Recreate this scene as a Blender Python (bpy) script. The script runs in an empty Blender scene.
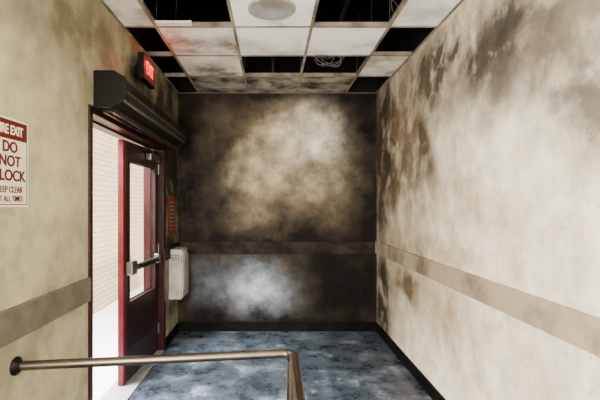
import bpy, bmesh, math, random
from mathutils import Vector, Matrix
random.seed(4)
XL,XR,YB,YN,ZC,ZT=-1.175,1.31,5.05,-2.2,2.975,3.65
F=404.0; E=1.575
def B(u,v): return ((u-272)/80.0, YB, E-(v-205)/80.0)
def R(u,v):
    y=XR*F/(u-272.0); return (XR,y,E-(v-205)*y/F)
def L(u,v):
    y=XL*F/(u-272.0); return (XL,y,E-(v-205)*y/F)

# ---------------- materials
def newmat(name):
    m=bpy.data.materials.new(name); m.use_nodes=True
    nt=m.node_tree; b=nt.nodes['Principled BSDF']; return m,nt,b
def mk(name,col,rough=.5,metal=0.,var=.15,scale=8.,emit=0.,bump=0.,soot=None,lo=.35,hi=.65,spec=.5):
    m,nt,b=newmat(name); N=nt.nodes; Lk=nt.links
    b.inputs['Specular IOR Level'].default_value=spec
    g=N.new('ShaderNodeNewGeometry')
    n=N.new('ShaderNodeTexNoise'); n.inputs['Scale'].default_value=scale; n.inputs['Detail'].default_value=8; n.inputs['Roughness'].default_value=.6
    Lk.new(g.outputs['Position'],n.inputs['Vector'])
    r=N.new('ShaderNodeValToRGB')
    c0=[c*(1-var) for c in col] if soot is None else soot
    c1=[min(1,c*(1+var)) for c in col]
    r.color_ramp.elements[0].color=(*c0,1); r.color_ramp.elements[1].color=(*c1,1)
    r.color_ramp.elements[0].position=lo; r.color_ramp.elements[1].position=hi
    Lk.new(n.outputs['Fac'],r.inputs['Fac']); Lk.new(r.outputs['Color'],b.inputs['Base Color'])
    b.inputs['Roughness'].default_value=rough; b.inputs['Metallic'].default_value=metal
    if emit: 
        Lk.new(r.outputs['Color'],b.inputs['Emission Color']); b.inputs['Emission Strength'].default_value=emit
    if bump:
        bp=N.new('ShaderNodeBump'); bp.inputs['Strength'].default_value=bump; bp.inputs['Distance'].default_value=.01
        Lk.new(n.outputs['Fac'],bp.inputs['Height']); Lk.new(bp.outputs['Normal'],b.inputs['Normal'])
    return m

def sootwall(name,base,base2,blobs,rough=.6,distort=.5,streak=.35,cloud=.5,cloudcol=(.10,.08,.065),c0=.5,c1=.72,m0=.45,m1=1.35,spec=.15,grime=.6,clean=None):
    m,nt,b=newmat(name); N=nt.nodes; Lk=nt.links
    g=N.new('ShaderNodeNewGeometry')
    def noise(scale,detail=6,vec=None,rough=.55,dist=0.):
        n=N.new('ShaderNodeTexNoise'); n.inputs['Scale'].default_value=scale; n.inputs['Detail'].default_value=detail
        n.inputs['Roughness'].default_value=rough; n.inputs['Distortion'].default_value=dist
        Lk.new(vec or g.outputs['Position'],n.inputs['Vector']); return n
    def math_(op,a,b_=None,clamp=False):
        n=N.new('ShaderNodeMath'); n.operation=op; n.use_clamp=clamp
        for i,x in enumerate((a,b_)):
            if x is None: continue
            if isinstance(x,(int,float)): n.inputs[i].default_value=x
            else: Lk.new(x,n.inputs[i])
        return n.outputs[0]
    def vm(op,a,b_):
        n=N.new('ShaderNodeVectorMath'); n.operation=op
        for i,x in enumerate((a,b_)):
            if isinstance(x,(tuple,list)): n.inputs[i].default_value=x
            else: Lk.new(x,n.inputs[i])
        return n
    def mr(x,a,b_,c=0.,d=1.,smooth=True):
        n=N.new('ShaderNodeMapRange'); Lk.new(x,n.inputs[0])
        if smooth: n.interpolation_type='SMOOTHSTEP'
        for i,v in enumerate((a,b_,c,d)): n.inputs[i+1].default_value=v
        return n.outputs[0]
    def mix(fac,a,c,mode='MIX'):
        n=N.new('ShaderNodeMix'); n.data_type='RGBA'; n.blend_type=mode
        if isinstance(fac,(int,float)): n.inputs[0].default_value=fac
        else: Lk.new(fac,n.inputs[0])
        for i,x in ((6,a),(7,c)):
            if isinstance(x,(tuple,list)): n.inputs[i].default_value=(*x,1)
            else: Lk.new(x,n.inputs[i])
        return n.outputs[2]
    sp=N.new('ShaderNodeSeparateXYZ'); Lk.new(g.outputs['Position'],sp.inputs[0])
    dn=noise(1.7,8,rough=.58)
    d1=vm('SUBTRACT',dn.outputs['Color'],(.5,.5,.5))
    d2=vm('MULTIPLY',d1.outputs[0],(distort*2,)*3)
    P=vm('ADD',g.outputs['Position'],d2.outputs[0]).outputs[0]
    col=mix(mr(noise(2.6,8,rough=.6).outputs['Fac'],.36,.64),base,base2)
    mod=mr(noise(3.4,11,rough=.62,dist=.3).outputs['Fac'],.33,.67,m0,m1)
    for (c,s,colr,st) in blobs:
        a=vm('SUBTRACT',P,tuple(c)); q=vm('MULTIPLY',a.outputs[0],tuple(0 if k==0 else 1./k for k in s))
        dt=vm('DOT_PRODUCT',q.outputs[0],q.outputs[0])
        ex=math_('EXPONENT',math_('MULTIPLY',dt.outputs['Value'],-1.))
        f=math_('MULTIPLY',math_('MULTIPLY',ex,st*1.1),mod,True)
        f=math_('MINIMUM',f,.96)
        col=mix(f,col,colr)
    cl=mr(noise(1.9,11,rough=.6,dist=.3,vec=vm('ADD',g.outputs['Position'],(3.1,7.7,1.3)).outputs[0]).outputs['Fac'],c0,c1)
    cl=math_('MULTIPLY',cl,cloud)
    if clean: # less soot settles low on the wall
        cl=math_('MULTIPLY',cl,mr(sp.outputs[2],clean[0],clean[1],.25,1.))
    col=mix(cl,col,cloudcol)
    sv=vm('MULTIPLY',g.outputs['Position'],(9,9,.8))
    sn=noise(1.,5,sv.outputs[0])
    col=mix(math_('MULTIPLY',mr(sn.outputs['Fac'],.5,.75),streak),col,(.15,.12,.09))
    gm=mr(noise(6.,13,rough=.68,dist=.2).outputs['Fac'],.36,.60,grime,1.08,False)
    col=vm('MULTIPLY',col,mix(1.,(0,0,0),gm)).outputs[0]
    col=mix(math_('MULTIPLY',mr(noise(22.,6,rough=.6).outputs['Fac'],.63,.74),.45),col,(.07,.05,.035))
    top=math_('GREATER_THAN',sp.outputs[2],ZC+.005)
    col=mix(top,col,(.008,.007,.006))
    Lk.new(col,b.inputs['Base Color']); b.inputs['Roughness'].default_value=rough
    b.inputs['Specular IOR Level'].default_value=spec
    bp=N.new('ShaderNodeBump'); bp.inputs['Strength'].default_value=.12; bp.inputs['Distance'].default_value=.01
    Lk.new(noise(60.,4).outputs['Fac'],bp.inputs['Height']); Lk.new(bp.outputs['Normal'],b.inputs['Normal'])
    return m

DK=(.005,.0045,.0045); BR=(.055,.036,.022); CR=(.74,.64,.46); WH=(.95,.90,.77)
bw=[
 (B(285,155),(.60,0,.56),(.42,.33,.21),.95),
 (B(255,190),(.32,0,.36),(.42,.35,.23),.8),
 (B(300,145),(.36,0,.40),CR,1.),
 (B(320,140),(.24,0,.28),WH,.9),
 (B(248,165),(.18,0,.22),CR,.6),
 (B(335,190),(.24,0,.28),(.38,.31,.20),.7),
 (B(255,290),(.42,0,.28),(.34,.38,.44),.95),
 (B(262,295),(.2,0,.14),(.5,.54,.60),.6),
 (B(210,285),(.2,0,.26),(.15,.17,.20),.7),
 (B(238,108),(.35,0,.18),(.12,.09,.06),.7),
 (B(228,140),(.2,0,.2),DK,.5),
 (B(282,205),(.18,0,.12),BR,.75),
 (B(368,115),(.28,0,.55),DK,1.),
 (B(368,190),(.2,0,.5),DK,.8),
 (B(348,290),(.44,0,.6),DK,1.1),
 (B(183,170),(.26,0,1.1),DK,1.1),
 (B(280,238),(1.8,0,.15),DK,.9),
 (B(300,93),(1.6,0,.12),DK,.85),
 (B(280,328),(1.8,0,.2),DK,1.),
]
rw=[
 (R(392,140),(0,1.15,.95),(.25,.175,.105),.9),
 (R(380,140),(0,.70,.9),(.040,.029,.02),1.),
 (R(384,205),(0,.4,.4),(.04,.027,.02),.85),
 (R(420,155),(0,.36,.38),(.05,.034,.022),1.),
 (R(540,30),(0,.8,.22),(.20,.165,.12),1.),
 (R(500,50),(0,.34,.34),(.035,.028,.024),1.4),
 (R(440,65),(0,.6,.26),(.07,.055,.04),1.1),
 (R(545,85),(0,.28,.22),(.13,.105,.08),1.),
 (R(590,100),(0,.18,.24),(.13,.11,.085),1.),
 (R(475,200),(0,.25,.14),(.50,.38,.23),.6),
 (R(446,140),(0,.16,.2),WH,.6),
 (R(500,165),(0,.35,.28),WH,.7),
 (R(406,285),(0,.45,.22),(.12,.08,.048),.95),
 (R(383,300),(0,.38,.6),(.02,.015,.012),1.05),
 (R(445,325),(0,.22,.16),(.38,.28,.17),.7),
 (R(425,252),(0,.5,.10),BR,.65),
]
lw=[
 (L(150,100),(0,1.,.40),(.035,.028,.018),1.),
 (L(172,190),(0,.40,2.),(.012,.010,.008),1.1),
 (L(70,35),(0,.6,.36),(.15,.125,.08),.9),
 (L(20,240),(0,.3,.3),(.52,.46,.32),.7),
 (L(50,150),(0,.3,.4),(.58,.51,.33),.7),
 (L(30,325),(0,.5,.15),(.22,.185,.125),.6),
]
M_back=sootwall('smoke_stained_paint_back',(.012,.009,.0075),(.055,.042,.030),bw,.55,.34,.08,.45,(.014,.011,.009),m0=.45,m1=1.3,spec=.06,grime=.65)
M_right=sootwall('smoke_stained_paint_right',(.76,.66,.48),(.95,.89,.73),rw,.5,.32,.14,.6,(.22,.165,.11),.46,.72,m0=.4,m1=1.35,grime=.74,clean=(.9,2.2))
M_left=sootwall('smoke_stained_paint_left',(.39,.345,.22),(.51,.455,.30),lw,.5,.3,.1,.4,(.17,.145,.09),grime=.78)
M_near=mk('cream_paint',(.6,.54,.4),.6)

def floor_mat():
    m,nt,b=newmat('scuffed_daylit_concrete'); N=nt.nodes; Lk=nt.links  # blue cast of the daylight is mixed into the concrete colour
    g=N.new('ShaderNodeNewGeometry')
    n=N.new('ShaderNodeTexNoise'); n.inputs['Scale'].default_value=2.4; n.inputs['Detail'].default_value=15; n.inputs['Roughness'].default_value=.78
    Lk.new(g.outputs['Position'],n.inputs['Vector'])
    r=N.new('ShaderNodeValToRGB'); e=r.color_ramp.elements
    e[0].position=.38; e[0].color=(.010,.012,.015,1)
    e[1].position=.70; e[1].color=(.34,.39,.43,1)
    k=r.color_ramp.elements.new(.53); k.color=(.055,.070,.088,1)
    Lk.new(n.outputs['Fac'],r.inputs['Fac'])
    n2=N.new('ShaderNodeTexNoise'); n2.inputs['Scale'].default_value=34; n2.inputs['Detail'].default_value=8; n2.inputs['Roughness'].default_value=.7
    Lk.new(g.outputs['Position'],n2.inputs['Vector'])
    mr=N.new('ShaderNodeMapRange'); Lk.new(n2.outputs['Fac'],mr.inputs[0]); mr.inputs[1].default_value=.35;mr.inputs[2].default_value=.65;mr.inputs[3].default_value=.4;mr.inputs[4].default_value=1.4
    mx=N.new('ShaderNodeVectorMath'); mx.operation='SCALE'; Lk.new(r.outputs['Color'],mx.inputs[0]); Lk.new(mr.outputs[0],mx.inputs['Scale'])
    Lk.new(mx.outputs[0],b.inputs['Base Color'])
    rr=N.new('ShaderNodeMapRange'); Lk.new(n.outputs['Fac'],rr.inputs[0]); rr.inputs[1].default_value=.35; rr.inputs[2].default_value=.65; rr.inputs[3].default_value=.2; rr.inputs[4].default_value=.42
    Lk.new(rr.outputs[0],b.inputs['Roughness'])
    return m
M_floor=floor_mat()
def brick_mat():
    m,nt,b=newmat('painted_brick'); N=nt.nodes; Lk=nt.links
    g=N.new('ShaderNodeNewGeometry'); s=N.new('ShaderNodeSeparateXYZ'); c=N.new('ShaderNodeCombineXYZ')
    Lk.new(g.outputs['Position'],s.inputs[0]); Lk.new(s.outputs[1],c.inputs[0]); Lk.new(s.outputs[2],c.inputs[1])
    t=N.new('ShaderNodeTexBrick'); Lk.new(c.outputs[0],t.inputs['Vector'])
    t.inputs['Scale'].default_value=1.; t.inputs['Brick Width'].default_value=.22; t.inputs['Row Height'].default_value=.078
    t.inputs['Mortar Size'].default_value=.006; t.inputs['Color1'].default_value=(.72,.52,.29,1); t.inputs['Color2'].default_value=(.62,.42,.22,1)
    t.inputs['Mortar'].default_value=(.30,.20,.11,1)
    Lk.new(t.outputs['Color'],b.inputs['Base Color']); b.inputs['Roughness'].default_value=.8
    return m
M_brick=brick_mat()
M_ground=mk('exterior_concrete',(.78,.76,.72),.8,var=.06)
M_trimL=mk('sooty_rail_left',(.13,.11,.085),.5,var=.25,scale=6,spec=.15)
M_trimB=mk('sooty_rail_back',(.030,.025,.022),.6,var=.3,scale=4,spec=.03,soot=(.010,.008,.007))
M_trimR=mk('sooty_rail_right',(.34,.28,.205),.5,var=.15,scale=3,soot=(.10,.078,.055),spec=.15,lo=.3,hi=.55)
M_base=mk('black_cove_base',(.005,.0045,.0045),.5,var=.4,spec=.06)
M_maroon=mk('maroon_lit_edge',(.11,.010,.013),.4,var=.3,spec=.3)  # brighter copy of the door maroon, light on the leading edge painted in
M_maroonD=mk('dark_maroon_paint',(.016,.005,.005),.35,var=.4,scale=5,spec=.25)  # darker copy of the maroon for leaf, beads and stops
M_frame=mk('dark_maroon_frame',(.022,.005,.005),.35,var=.4,scale=5,spec=.2)  # darker maroon for jambs and head
M_black=mk('sooty_black_enamel',(.004,.0035,.003),.4,var=.3,spec=.15)
M_brown=mk('scorched_brown_enamel',(.016,.011,.008),.3,var=.4,scale=5,spec=.3)
M_steel=mk('satin_steel',(.22,.21,.20),.3,1.,var=.1)
M_rail=mk('bronze_steel_tube',(.15,.12,.097),.32,1.,var=.12,scale=12)
M_alu=mk('aluminium',(.6,.6,.6),.4,.7,var=.1)
M_acTrim=mk('sooty_aluminium',(.10,.09,.08),.35,.8,var=.3)
M_white=mk('white_enamel',(.50,.48,.42),.45,var=.15,scale=5,soot=(.27,.245,.20))
M_sign=mk('sign_white',(.76,.69,.55),.4,var=.08)
M_signred=mk('sign_dark_red',(.10,.010,.009),.5,var=.1,spec=.2)
M_red=mk('red_placard',(.13,.022,.014),.5,var=.2,spec=.2)
M_exit=mk('exit_letter_glow',(1.,.08,.05),.4,var=.02,emit=1.6)
M_exitbg=mk('exit_face',(.10,.01,.008),.4,var=.1,emit=.2)
M_grid=mk('ceiling_grid_steel',(.20,.17,.13),.5,.0,var=.5,scale=5,spec=.2)
M_tile=mk('ceiling_tile_clean',(.90,.92,.92),.9,var=.05,scale=2.5,bump=.3,spec=.1,soot=(.62,.60,.56),lo=.38,hi=.55)
M_tileS=mk('ceiling_tile_smoked',(.76,.72,.64),.9,var=.08,scale=2.4,soot=(.20,.165,.12),bump=.3,spec=.1,lo=.38,hi=.6)
M_tileD=mk('ceiling_tile_sooted',(.36,.32,.26),.9,var=.1,scale=3.4,soot=(.04,.032,.024),bump=.3,spec=.1,lo=.38,hi=.62)
M_deck=mk('dark_deck',(.006,.005,.005),.9,var=.4,spec=.05)  # near-black deck above the ceiling grid
M_cable=mk('cable_grey',(.14,.13,.12),.5)
M_cableb=mk('cable_black',(.02,.02,.02),.5)
M_duct=mk('dark_duct',(.02,.019,.018),.5,.3,var=.4,spec=.2)  # very dark metal for duct and pipes
def glass():
    m,nt,b=newmat('door_glass')
    N=nt.nodes;Lk=nt.links
    t=N.new('ShaderNodeBsdfTransparent'); t.inputs[0].default_value=(.97,.98,.97,1)
    gl=N.new('ShaderNodeBsdfGlossy'); gl.inputs['Roughness'].default_value=.03
    lw_=N.new('ShaderNodeLayerWeight'); lw_.inputs[0].default_value=.12; mx=N.new('ShaderNodeMixShader')
    mm=N.new('ShaderNodeMath'); mm.operation='MULTIPLY'; mm.inputs[1].default_value=.2
    Lk.new(lw_.outputs['Facing'],mm.inputs[0])
    Lk.new(mm.outputs[0],mx.inputs[0]);Lk.new(t.outputs[0],mx.inputs[1]);Lk.new(gl.outputs[0],mx.inputs[2])
    Lk.new(mx.outputs[0],nt.nodes['Material Output'].inputs[0]); return m
M_glass=glass()

# ---------------- geometry helpers
col=bpy.context.scene.collection
def link(o,parent=None):
    col.objects.link(o)
    if parent: o.parent=parent
    return o
def empty(name,loc=(0,0,0),rotz=0):
    e=bpy.data.objects.new(name,None); e.empty_display_size=.1; e.location=loc; e.rotation_euler[2]=rotz; col.objects.link(e); return e
def boxes(name,lst,mat,parent=None,bevel=0.):
    bm=bmesh.new()
    for (x0,x1,y0,y1,z0,z1) in lst:
        r=bmesh.ops.create_cube(bm,size=1)
        bmesh.ops.scale(bm,vec=(x1-x0,y1-y0,z1-z0),verts=r['verts'])
        bmesh.ops.translate(bm,vec=((x0+x1)/2,(y0+y1)/2,(z0+z1)/2),verts=r['verts'])
    me=bpy.data.meshes.new(name); bm.to_mesh(me); bm.free(); me.materials.append(mat)
    o=link(bpy.data.objects.new(name,me),parent)
    if bevel:
        md=o.modifiers.new('bevel','BEVEL'); md.width=bevel; md.segments=2; md.limit_method='ANGLE'
    return o
def lathe(name,prof,mat,parent=None,axis='Z',loc=(0,0,0),seg=32):
    bm=bmesh.new(); rings=[]
    for r,h in prof:
        rings.append([bm.verts.new((r*math.cos(2*math.pi*i/seg),r*math.sin(2*math.pi*i/seg),h)) for i in range(seg)])
    for a,b_ in zip(rings,rings[1:]):
        for i in range(seg): bm.faces.new((a[i],a[(i+1)%seg],b_[(i+1)%seg],b_[i]))
    bm.faces.new(rings[0]); bm.faces.new(rings[-1])
    if axis=='X': bmesh.ops.rotate(bm,cent=(0,0,0),matrix=Matrix.Rotation(math.pi/2,3,'Y'),verts=bm.verts)
    bmesh.ops.translate(bm,vec=loc,verts=bm.verts)
    bmesh.ops.recalc_face_normals(bm,faces=bm.faces)
    me=bpy.data.meshes.new(name); bm.to_mesh(me); bm.free(); me.materials.append(mat)
    for p in me.polygons: p.use_smooth=len(p.vertices)==4
    return link(bpy.data.objects.new(name,me),parent)
def tube(name,paths,rad,mat,parent=None):
    cu=bpy.data.curves.new(name,'CURVE'); cu.dimensions='3D'; cu.bevel_depth=rad; cu.bevel_resolution=4; cu.use_fill_caps=True
    for pts in paths:
        sp=cu.splines.new('POLY'); sp.points.add(len(pts)-1)
        for p,q in zip(sp.points,pts): p.co=(*q,1)
    o=bpy.data.objects.new(name,cu); col.objects.link(o); bpy.context.view_layer.update()
    me=bpy.data.meshes.new_from_object(o.evaluated_get(bpy.context.evaluated_depsgraph_get()))
    bpy.data.objects.remove(o); me.materials.clear(); me.materials.append(mat)
    for p in me.polygons: p.use_smooth=True
    return link(bpy.data.objects.new(name,me),parent)
def text(name,body,size,loc,mat,parent=None,rot=(math.pi/2,0,math.pi/2),sx=1.,ext=.001,bold=0.):
    cu=bpy.data.curves.new(name,'FONT'); cu.body=body; cu.size=size; cu.align_x='CENTER'; cu.align_y='CENTER'; cu.extrude=ext; cu.offset=bold
    o=bpy.data.objects.new(name,cu); col.objects.link(o); bpy.context.view_layer.update()
    me=bpy.data.meshes.new_from_object(o.evaluated_get(bpy.context.evaluated_depsgraph_get()))
    bpy.data.objects.remove(o); me.materials.clear(); me.materials.append(mat)
    o=link(bpy.data.objects.new(name,me),parent); o.location=loc; o.rotation_euler=rot; o.scale=(sx,1,1); return o
def extrude_y(name,prof,y0,y1,mat,parent=None,bevel=0.):
    bm=bmesh.new()
    a=[bm.verts.new((x,y0,z)) for x,z in prof]; b_=[bm.verts.new((x,y1,z)) for x,z in prof]
    n=len(prof)
    for i in range(n): bm.faces.new((a[i],a[(i+1)%n],b_[(i+1)%n],b_[i]))
    bm.faces.new(a); bm.faces.new(b_); bmesh.ops.recalc_face_normals(bm,faces=bm.faces)
    me=bpy.data.meshes.new(name); bm.to_mesh(me); bm.free(); me.materials.append(mat)
    o=link(bpy.data.objects.new(name,me),parent)
    if bevel:
        md=o.modifiers.new('bevel','BEVEL'); md.width=bevel; md.segments=3
    return o

# ---------------- shell
T=.2; D0,D1,DH=2.60,4.38,2.20
W0,W1,WZ0,WZ1=-1.9,-.2,.9,2.5
boxes('wall_left',[(XL-T,XL,YN,W0,0,ZT),(XL-T,XL,W0,W1,0,WZ0),(XL-T,XL,W0,W1,WZ1,ZT),(XL-T,XL,W1,D0,0,ZT),(XL-T,XL,D0,D1,DH,ZT),(XL-T,XL,D1,YB,0,ZT)],M_left)
boxes('wall_right',[(XR,XR+T,YN,YB,0,ZT)],M_right)
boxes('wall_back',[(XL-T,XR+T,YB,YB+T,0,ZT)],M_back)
boxes('wall_near',[(XL-T,XR+T,YN-T,YN,0,ZT)],M_near)
boxes('floor',[(XL-T,XR+T,YN-T,YB+T,-.1,0)],M_floor)
boxes('ceiling_deck',[(XL-T,XR+T,YN-T,YB+T,ZT,ZT+.12)],M_deck)
w=empty('window_1')
boxes('window_frame',[(XL-.12,XL-.05,W0,W1,WZ0,WZ0+.05),(XL-.12,XL-.05,W0,W1,WZ1-.05,WZ1),(XL-.12,XL-.05,W0,W0+.05,WZ0,WZ1),(XL-.12,XL-.05,W1-.05,W1,WZ0,WZ1),(XL-.11,XL-.06,(W0+W1)/2-.02,(W0+W1)/2+.02,WZ0,WZ1)],M_alu,w)
boxes('window_pane',[(XL-.09,XL-.084,W0+.04,W1-.04,WZ0+.04,WZ1-.04)],M_glass,w)

CZ0,CZ1=.965,1.115
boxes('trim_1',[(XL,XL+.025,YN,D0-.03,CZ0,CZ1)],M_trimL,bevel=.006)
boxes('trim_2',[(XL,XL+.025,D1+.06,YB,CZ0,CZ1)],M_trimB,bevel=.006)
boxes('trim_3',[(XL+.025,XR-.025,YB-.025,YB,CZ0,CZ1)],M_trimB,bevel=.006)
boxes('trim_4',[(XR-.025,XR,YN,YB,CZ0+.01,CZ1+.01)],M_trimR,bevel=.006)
boxes('baseboard_left',[(XL,XL+.015,YN,D0-.06,0,.11),(XL,XL+.015,D1+.06,YB,0,.11)],M_base)
boxes('baseboard_back',[(XL+.015,XR-.015,YB-.015,YB,0,.12)],M_base)
boxes('baseboard_right',[(XR-.015,XR,YN,YB,0,.11)],M_base)

# ---------------- ceiling
ce=empty('ceiling')
gx=[XL,-.91,-.30,.31,.92,XR]
y=4.39
gy=[YB,4.39]
while y-.61>YN: y-=.61; gy.append(y)
gy.append(YN)
bars=[]
for x in gx[1:-1]: bars.append((x-.012,x+.012,YN,YB,ZC-.004,ZC+.0))
for x in gx[1:-1]: bars.append((x-.003,x+.003,YN,YB,ZC,ZC+.04))
for yy in gy[1:-1]:
    bars.append((XL,XR,yy-.012,yy+.012,ZC-.0045,ZC-.0005)); bars.append((XL,XR,yy-.003,yy+.003,ZC,ZC+.035))
bars+= [(XL,XL+.022,YN,YB,ZC-.005,ZC-.001),(XR-.022,XR,YN,YB,ZC-.005,ZC-.001),(XL,XR,YB-.022,YB,ZC-.005,ZC-.001)]
boxes('suspension_grid',bars,M_grid,ce)
rows=['.DDD.', '.S..S', '.SCC.', 'S.C.C', 'SSCCS']+['CCCCC']*12
mats={'C':[], 'S':[], 'D':[]}
for j in range(len(gy)-1):
    for i in range(5):
        k=rows[j][i]
        if k!='.': mats[k].append((gx[i]+.006,gx[i+1]-.006,gy[j+1]+.006,gy[j]-.006,ZC+.001,ZC+.017))
for k,mm in (('C',M_tile),('S',M_tileS),('D',M_tileD)): boxes('tiles_'+k.lower(),mats[k],mm,ce,bevel=.002)
boxes('broken_tile',[(-.90,-.62,3.10,3.16,ZC+.001,ZC+.015)],M_tileS,ce)
sp=empty('ceiling_speaker')
lathe('speaker_grille',[(.17,ZC-.001),(.17,ZC-.010),(.155,ZC-.016),(.145,ZC-.010),(.12,ZC-.014),(.115,ZC-.009),(.09,ZC-.015),(.085,ZC-.010),(.05,ZC-.017),(.045,ZC-.011),(.01,ZC-.016)],M_alu,sp,loc=(.0,2.87,0),seg=48)
fs=empty('fire_sprinkler')
lathe('sprinkler_head',[(.035,ZC-.001),(.03,ZC-.012),(.012,ZC-.014),(.010,ZC-.04),(.018,ZC-.045),(.026,ZC-.047),(.026,ZC-.050),(.004,ZC-.05)],M_steel,fs,loc=(.01,4.62,0))
boxes('duct_body',[(-1.0,1.1,2.72,3.0,3.30,3.55)],M_duct,ce,bevel=.01)
boxes('duct_flanges',[(x,x+.03,2.705,3.015,3.285,3.565) for x in (-.7,-.1,.5)],M_duct,ce)
tube('pipe_run',[[(-1.1,4.05,3.4),(1.25,4.05,3.4)],[(.01,4.05,3.4),(.01,4.62,3.4),(.01,4.62,ZC+.002)],[(.62,2.3,3.25),(.62,4.9,3.25)]],.022,M_duct,ce)
def wig(p0,p1,sag,amp,n=26,seed=0):
    rnd=random.Random(seed); ph=[rnd.uniform(0,6.28) for _ in range(4)]; out=[]
    for i in range(n+1):
        t=i/n; x=[p0[k]+(p1[k]-p0[k])*t for k in range(3)]
        w_=math.sin(math.pi*t)
        x[0]+=amp*w_*math.sin(7*t+ph[0]); x[1]+=amp*w_*math.sin(9*t+ph[1]); x[2]+=-sag*w_+amp*.4*w_*math.sin(8*t+ph[2])
        out.append(tuple(x))
    return out
A=[];Bk=[]
for i in range(14):
    A.append(wig((random.uniform(.36,.6),random.uniform(3.9,4.25),3.35),(random.uniform(.6,.86),random.uniform(3.9,4.25),3.3),random.uniform(.16,.36),.09,seed=i))
for i in range(4):
    A.append(wig((-.22+.1*i,4.25,3.3),(.24,3.87+.07*i,3.3),.12,.06,seed=30+i))
for i in range(5):
    Bk.append(wig((-1.05+.2*i,2.6,3.2),(1.2-.25*i,3.1,3.25),.12,.1,seed=60+i))
for i in range(2):
    A.append(wig((-.85,2.6+.1*i,3.2),(-.35,2.65+.09*i,3.15),.1,.07,seed=80+i))
    A.append(wig((.35,2.6+.1*i,3.2),(.9,2.65+.09*i,3.15),.1,.07,seed=90+i))
    A.append(wig((.95,3.25+.05*i,3.3),(1.25,3.7-.05*i,3.3),.12,.05,seed=99+i))
tube('grey_cables',A,.0035,M_cable,ce); tube('black_cables',Bk,.005,M_cableb,ce)
tube('hanger_wires',[[(x,yy,ZC+.03),(x+.02,yy,ZT)] for x in gx[1:-1] for yy in gy[1:6]],.0018,M_cable,ce)

# ---------------- door frame + leaves
df=empty('door_frame')
xo,xi=XL-T-.01,XL+.012
boxes('jambs_and_head',[(xo,xi,D0-.02,D0+.03,0,DH+.0),(xo,xi,D1-.03,D1+.05,0,DH+.0),(xo,xi,D0-.02,D1+.05,DH-.03,DH+.02)],M_frame,df,bevel=.004)
boxes('stop',[(XL-.10,XL-.085,D0+.03,D0+.045,0,DH-.03),(XL-.10,XL-.085,D1-.045,D1-.03,0,DH-.03),(XL-.10,XL-.085,D0+.03,D1-.03,DH-.045,DH-.03)],M_maroonD,df)
boxes('threshold',[(xo,xi,D0+.03,D1-.03,.0005,.014)],M_alu,df,bevel=.003)
def leaf(name,loc,th,mirror=1,width=.88):
    e=empty(name,loc,th); y0,y1=sorted((0,-.045*mirror)); H=2.14; z0=.02; g0,g1=.09,width-.12
    a,b_=.70,1.97
    boxes('stile_and_rails',[(0,g0,y0,y1,z0,H),(g1,width,y0,y1,z0,H),(g0,g1,y0,y1,z0,a),(g0,g1,y0,y1,b_,H)],M_maroonD,e)
    s=mirror
    def yb(p,q): return tuple(sorted((p*s,q*s)))
    def bx(x0,x1,p,q,z0_,z1_): 
        u,v=yb(p,q); return (x0,x1,u,v,z0_,z1_)
    boxes('leading_edge',[(width,width+.006,y0-.001,y1+.001,z0,H),bx(width-.055,width+.005,0,.003,z0,H)],M_maroon,e)
    bb=[]
    for yy in (y0-.006,y1):
        bb+=[(g0-.012,g0+.01,yy,yy+.006,a-.012,b_+.012),(g1-.01,g1+.012,yy,yy+.006,a-.012,b_+.012),(g0,g1,yy,yy+.006,a-.012,a+.01),(g0,g1,yy,yy+.006,b_-.01,b_+.012)]
    boxes('glazing_bead',bb,M_maroonD,e)
    ym=(y0+y1)/2
    boxes('glass',[(g0,g1,ym-.003,ym+.003,a,b_)],M_glass,e)
    boxes('panic_bar_rail',[bx(.10,width-.05,.03,.065,.99,1.045)],M_steel,e,bevel=.008)
    boxes('panic_bar_ends',[bx(.05,.13,.0,.055,.97,1.07),bx(width-.15,width-.03,.0,.07,.96,1.08)],M_steel,e,bevel=.012)
    boxes('push_pad',[bx(.2,width-.22,.065,.085,.997,1.04)],M_black,e,bevel=.006)
    boxes('closer_body',[bx(.10,.36,.0,.06,2.02,2.09)],M_steel,e,bevel=.01)
    tube('closer_arm',[[(.22,.03*s,2.09),(.22,.03*s,2.105),(.42,.07*s,2.115),(.18,.10*s,2.125)]],.007,M_steel,e)
    boxes('hinges',[bx(-.012,.012,-.0,.014,z,z+.11) for z in (.2,1.05,1.9)],M_steel,e,bevel=.004)
    boxes('kick_plate',[bx(.05,width-.06,.0,.003,.05,.3)],M_brown,e)
    return e
th=math.radians(3.8)
leaf('door_1',(-1.225,D1-.04,0),math.atan2(-math.cos(th),-math.sin(th)),1,.86)
leaf('door_2',(XL-T-.03,D0+.02,0),math.radians(182),-1,.84)

# ---------------- outside
boxes('exterior_ground',[(-9,XL-T,-6,12,-.14,-.02)],M_ground)
boxes('exterior_brick_wall',[(-2.85,-2.6,-1,12,-.02,3.1)],M_brick)
boxes('exterior_brick_coping',[(-2.9,-2.55,-1,12,3.1,3.18)],M_ground)

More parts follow.
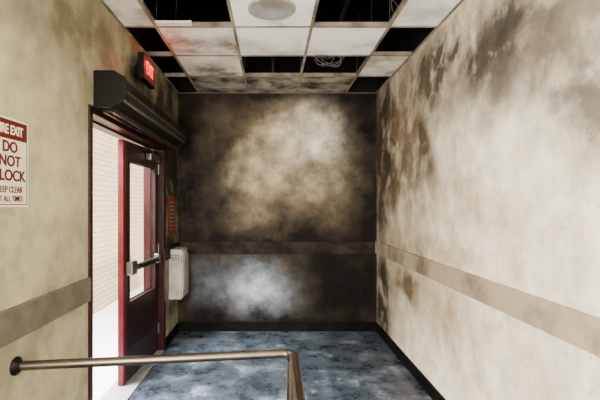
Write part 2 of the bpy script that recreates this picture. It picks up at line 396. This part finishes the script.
# ---------------- air curtain
ac=empty('air_curtain')
y0,y1=2.66,4.52
extrude_y('housing',[(XL+.001,2.455),(XL+.13,2.455),(XL+.20,2.415),(XL+.215,2.33),(XL+.19,2.265),(XL+.11,2.225),(XL+.001,2.225)],y0,y1,M_black,ac,.006)
boxes('front_trim',[(XL+.20,XL+.221,y0+.02,y1-.02,2.318,2.332),(XL+.183,XL+.205,y0+.02,y1-.02,2.262,2.276)],M_acTrim,ac,.003)
capp=[(XL+.001,2.462),(XL+.135,2.462),(XL+.207,2.42),(XL+.222,2.33),(XL+.195,2.258),(XL+.11,2.218),(XL+.001,2.218)]
extrude_y('end_cap_near',capp,y0-.006,y0+.012,M_black,ac,.004)
extrude_y('end_cap_far',capp,y1-.012,y1+.006,M_black,ac,.004)
boxes('intake_louvres',[(XL+.02,XL+.12,y0+.08+.03*i,y0+.095+.03*i,2.455,2.462) for i in range(56)],M_brown,ac)
boxes('outlet_nozzle',[(XL+.04,XL+.055,y0+.05,y1-.05,2.195,2.226),(XL+.10,XL+.115,y0+.05,y1-.05,2.195,2.226)]+[(XL+.05,XL+.105,y0+.05+.09*i,y0+.056+.09*i,2.2,2.226) for i in range(20)],M_brown,ac)
boxes('seams',[(XL+.13,XL+.2165,y,y+.006,2.3,2.40) for y in (3.28,3.9)],M_brown,ac)

# ---------------- exit sign
es=empty('exit_sign')
ex=-1.06
boxes('housing',[(ex-.05,ex,3.33,3.66,2.62,2.84)],M_black,es,.008)
boxes('wall_bracket',[(XL,ex-.05,3.45,3.54,2.69,2.77)],M_black,es,.004)
boxes('face',[(ex,ex+.004,3.345,3.645,2.635,2.825)],M_exitbg,es,.002)
text('letters','EXIT',.15,(ex+.006,3.495,2.73),M_exit,es,sx=.66,ext=.001,bold=.002)

# ---------------- fire exit notice
fn=empty('fire_exit_notice')
sy,sz=1.805,1.765
boxes('plate',[(XL,XL+.004,sy-.135,sy+.135,sz-.2,sz+.2)],M_sign,fn,.001)
boxes('border',[(XL+.004,XL+.0048,sy-.125,sy+.125,sz+.186,sz+.19),(XL+.004,XL+.0048,sy-.125,sy+.125,sz-.19,sz-.186),(XL+.004,XL+.0048,sy-.125,sy-.121,sz-.19,sz+.19),(XL+.004,XL+.0048,sy+.121,sy+.125,sz-.19,sz+.19)],M_signred,fn)
boxes('header',[(XL+.004,XL+.005,sy-.121,sy+.121,sz+.105,sz+.186)],M_signred,fn)
text('t1','FIRE EXIT',.058,(XL+.0055,sy,sz+.145),M_sign,fn,sx=.76,bold=.0012)
for i,(s_,h,zz,xx) in enumerate((('DO',.068,.068,1),('NOT',.068,.005,1),('BLOCK',.068,-.06,1),('KEEP CLEAR',.040,-.122,.82),('AT ALL TIMES',.036,-.163,.82))):
    text('t%d'%(i+2),s_,h,(XL+.005,sy,sz+zz),M_signred,fn,sx=xx,bold=.0018 if i<3 else .0004)
rp=empty('fire_alarm_placard')
boxes('plate',[(XL,XL+.010,4.55,4.86,1.23,1.68)],M_red,rp,.002)
boxes('lines',[(XL+.010,XL+.0108,4.60,4.82,1.60-.045*i,1.612-.045*i) for i in range(8)],M_trimR,rp)

# ---------------- wall cabinet (heater)
wc=empty('wall_heater')
boxes('body',[(XL,XL+.15,4.58,4.93,.50,1.07)],M_white,wc,.012)
boxes('front_panel',[(XL+.15,XL+.162,4.60,4.91,.52,1.05)],M_white,wc,.005)
boxes('louvres',[(XL+.162,XL+.170,4.63,4.88,.60+.03*i,.612+.03*i) for i in range(13)],M_alu,wc,.002)
boxes('side_vents',[(XL+.03,XL+.12,4.578,4.581,.95+.025*i,.956+.025*i) for i in range(3)],M_brown,wc)
lathe('knob',[(.018,0),(.018,.015),(.012,.02)],M_black,wc,'X',(XL+.162,4.87,1.02),16)

# ---------------- handrail
hr=empty('handrail')
def arc(c,a,b_,n=6):
    return [tuple((1-t)**2*a[k]+2*t*(1-t)*c[k]+t*t*b_[k] for k in range(3)) for t in [i/n for i in range(n+1)]]
h=.842; P0=(XL+.01,1.85,h-.004); C1=(.105,2.0,h); 
dv=(Vector(P0)-Vector(C1)).normalized()*.06
c1a=tuple(Vector(C1)+dv); c1b=(.105,1.94,h)
C2=(.105,.95,h)
path=[P0]+arc(C1,c1a,c1b)+[(.105,1.02,h)]+arc(C2,(.105,1.02,h),(.105,.95,h-.07))+[(.105,.95,.004)]
tube('top_rail',[path],.0215,M_rail,hr)
tube('post',[[(.09,1.965,h-.02),(.09,1.965,.004)]],.0195,M_rail,hr)
lathe('wall_flange',[(.042,0),(.042,.008),(.03,.014),(.0225,.03)],M_black,hr,'X',(XL,1.85,h-.004))
lathe('foot_flange_1',[(.05,.0005),(.05,.008),(.022,.012)],M_rail,hr,loc=(.09,1.965,0))
lathe('foot_flange_2',[(.05,.0005),(.05,.008),(.022,.012)],M_rail,hr,loc=(.105,.95,0))

# ---------------- lights
wd=bpy.data.worlds.new('sky'); bpy.context.scene.world=wd; wd.use_nodes=True
bg=wd.node_tree.nodes['Background']; bg.inputs[0].default_value=(.85,.92,1,1); bg.inputs[1].default_value=4.
def lamp(name,kind,loc,direc,energy,color,**k):
    l=bpy.data.lights.new(name,kind); l.energy=energy; l.color=color
    for a,v in k.items(): setattr(l,a,v)
    o=link(bpy.data.objects.new(name,l)); o.location=loc; o.rotation_euler=Vector(direc).to_track_quat('-Z','Y').to_euler(); return o
lamp('sun','SUN',(0,0,8),(-.30,.55,-.75),16,(1,.90,.74),angle=.02)
lamp('door_sky_fill','AREA',(-1.95,3.3,3.45),(.8,.1,-.6),2000,(.95,.97,1),shape='RECTANGLE',size=.9,size_y=1.8)  # added area lamp above the door, out of view, brings more daylight in
lamp('window_daylight','AREA',(XL+.03,(W0+W1)/2,1.7),(1,.84,-.05),460,(1,.96,.87),shape='RECTANGLE',size=1.6,size_y=1.5)
lamp('rear_overhead_fill','AREA',(.3,-.6,ZC-.03),(0,.25,-1),25,(1,.92,.8),shape='RECTANGLE',size=1.1,size_y=.55)  # added overhead fill behind the camera, no fixture modelled
lamp('near_end_fill','AREA',(0.2,-1.9,1.2),(0,.8,.35),90,(1,.96,.90),shape='RECTANGLE',size=1.6,size_y=1.2)  # added fill from the near end, solid wall behind it
lamp('exit_sign_glow','POINT',(ex+.10,3.5,2.80),(0,0,-1),1.8,(1,.05,.03),shadow_soft_size=.004)

cam=bpy.data.cameras.new('camera'); co=link(bpy.data.objects.new('camera',cam))
co.location=(0,0,E); co.rotation_euler=(math.pi/2,0,0)
cam.sensor_width=36; cam.lens=F/600*36; cam.shift_x=28/600; cam.shift_y=5/600; cam.clip_start=.02
bpy.context.scene.camera=co
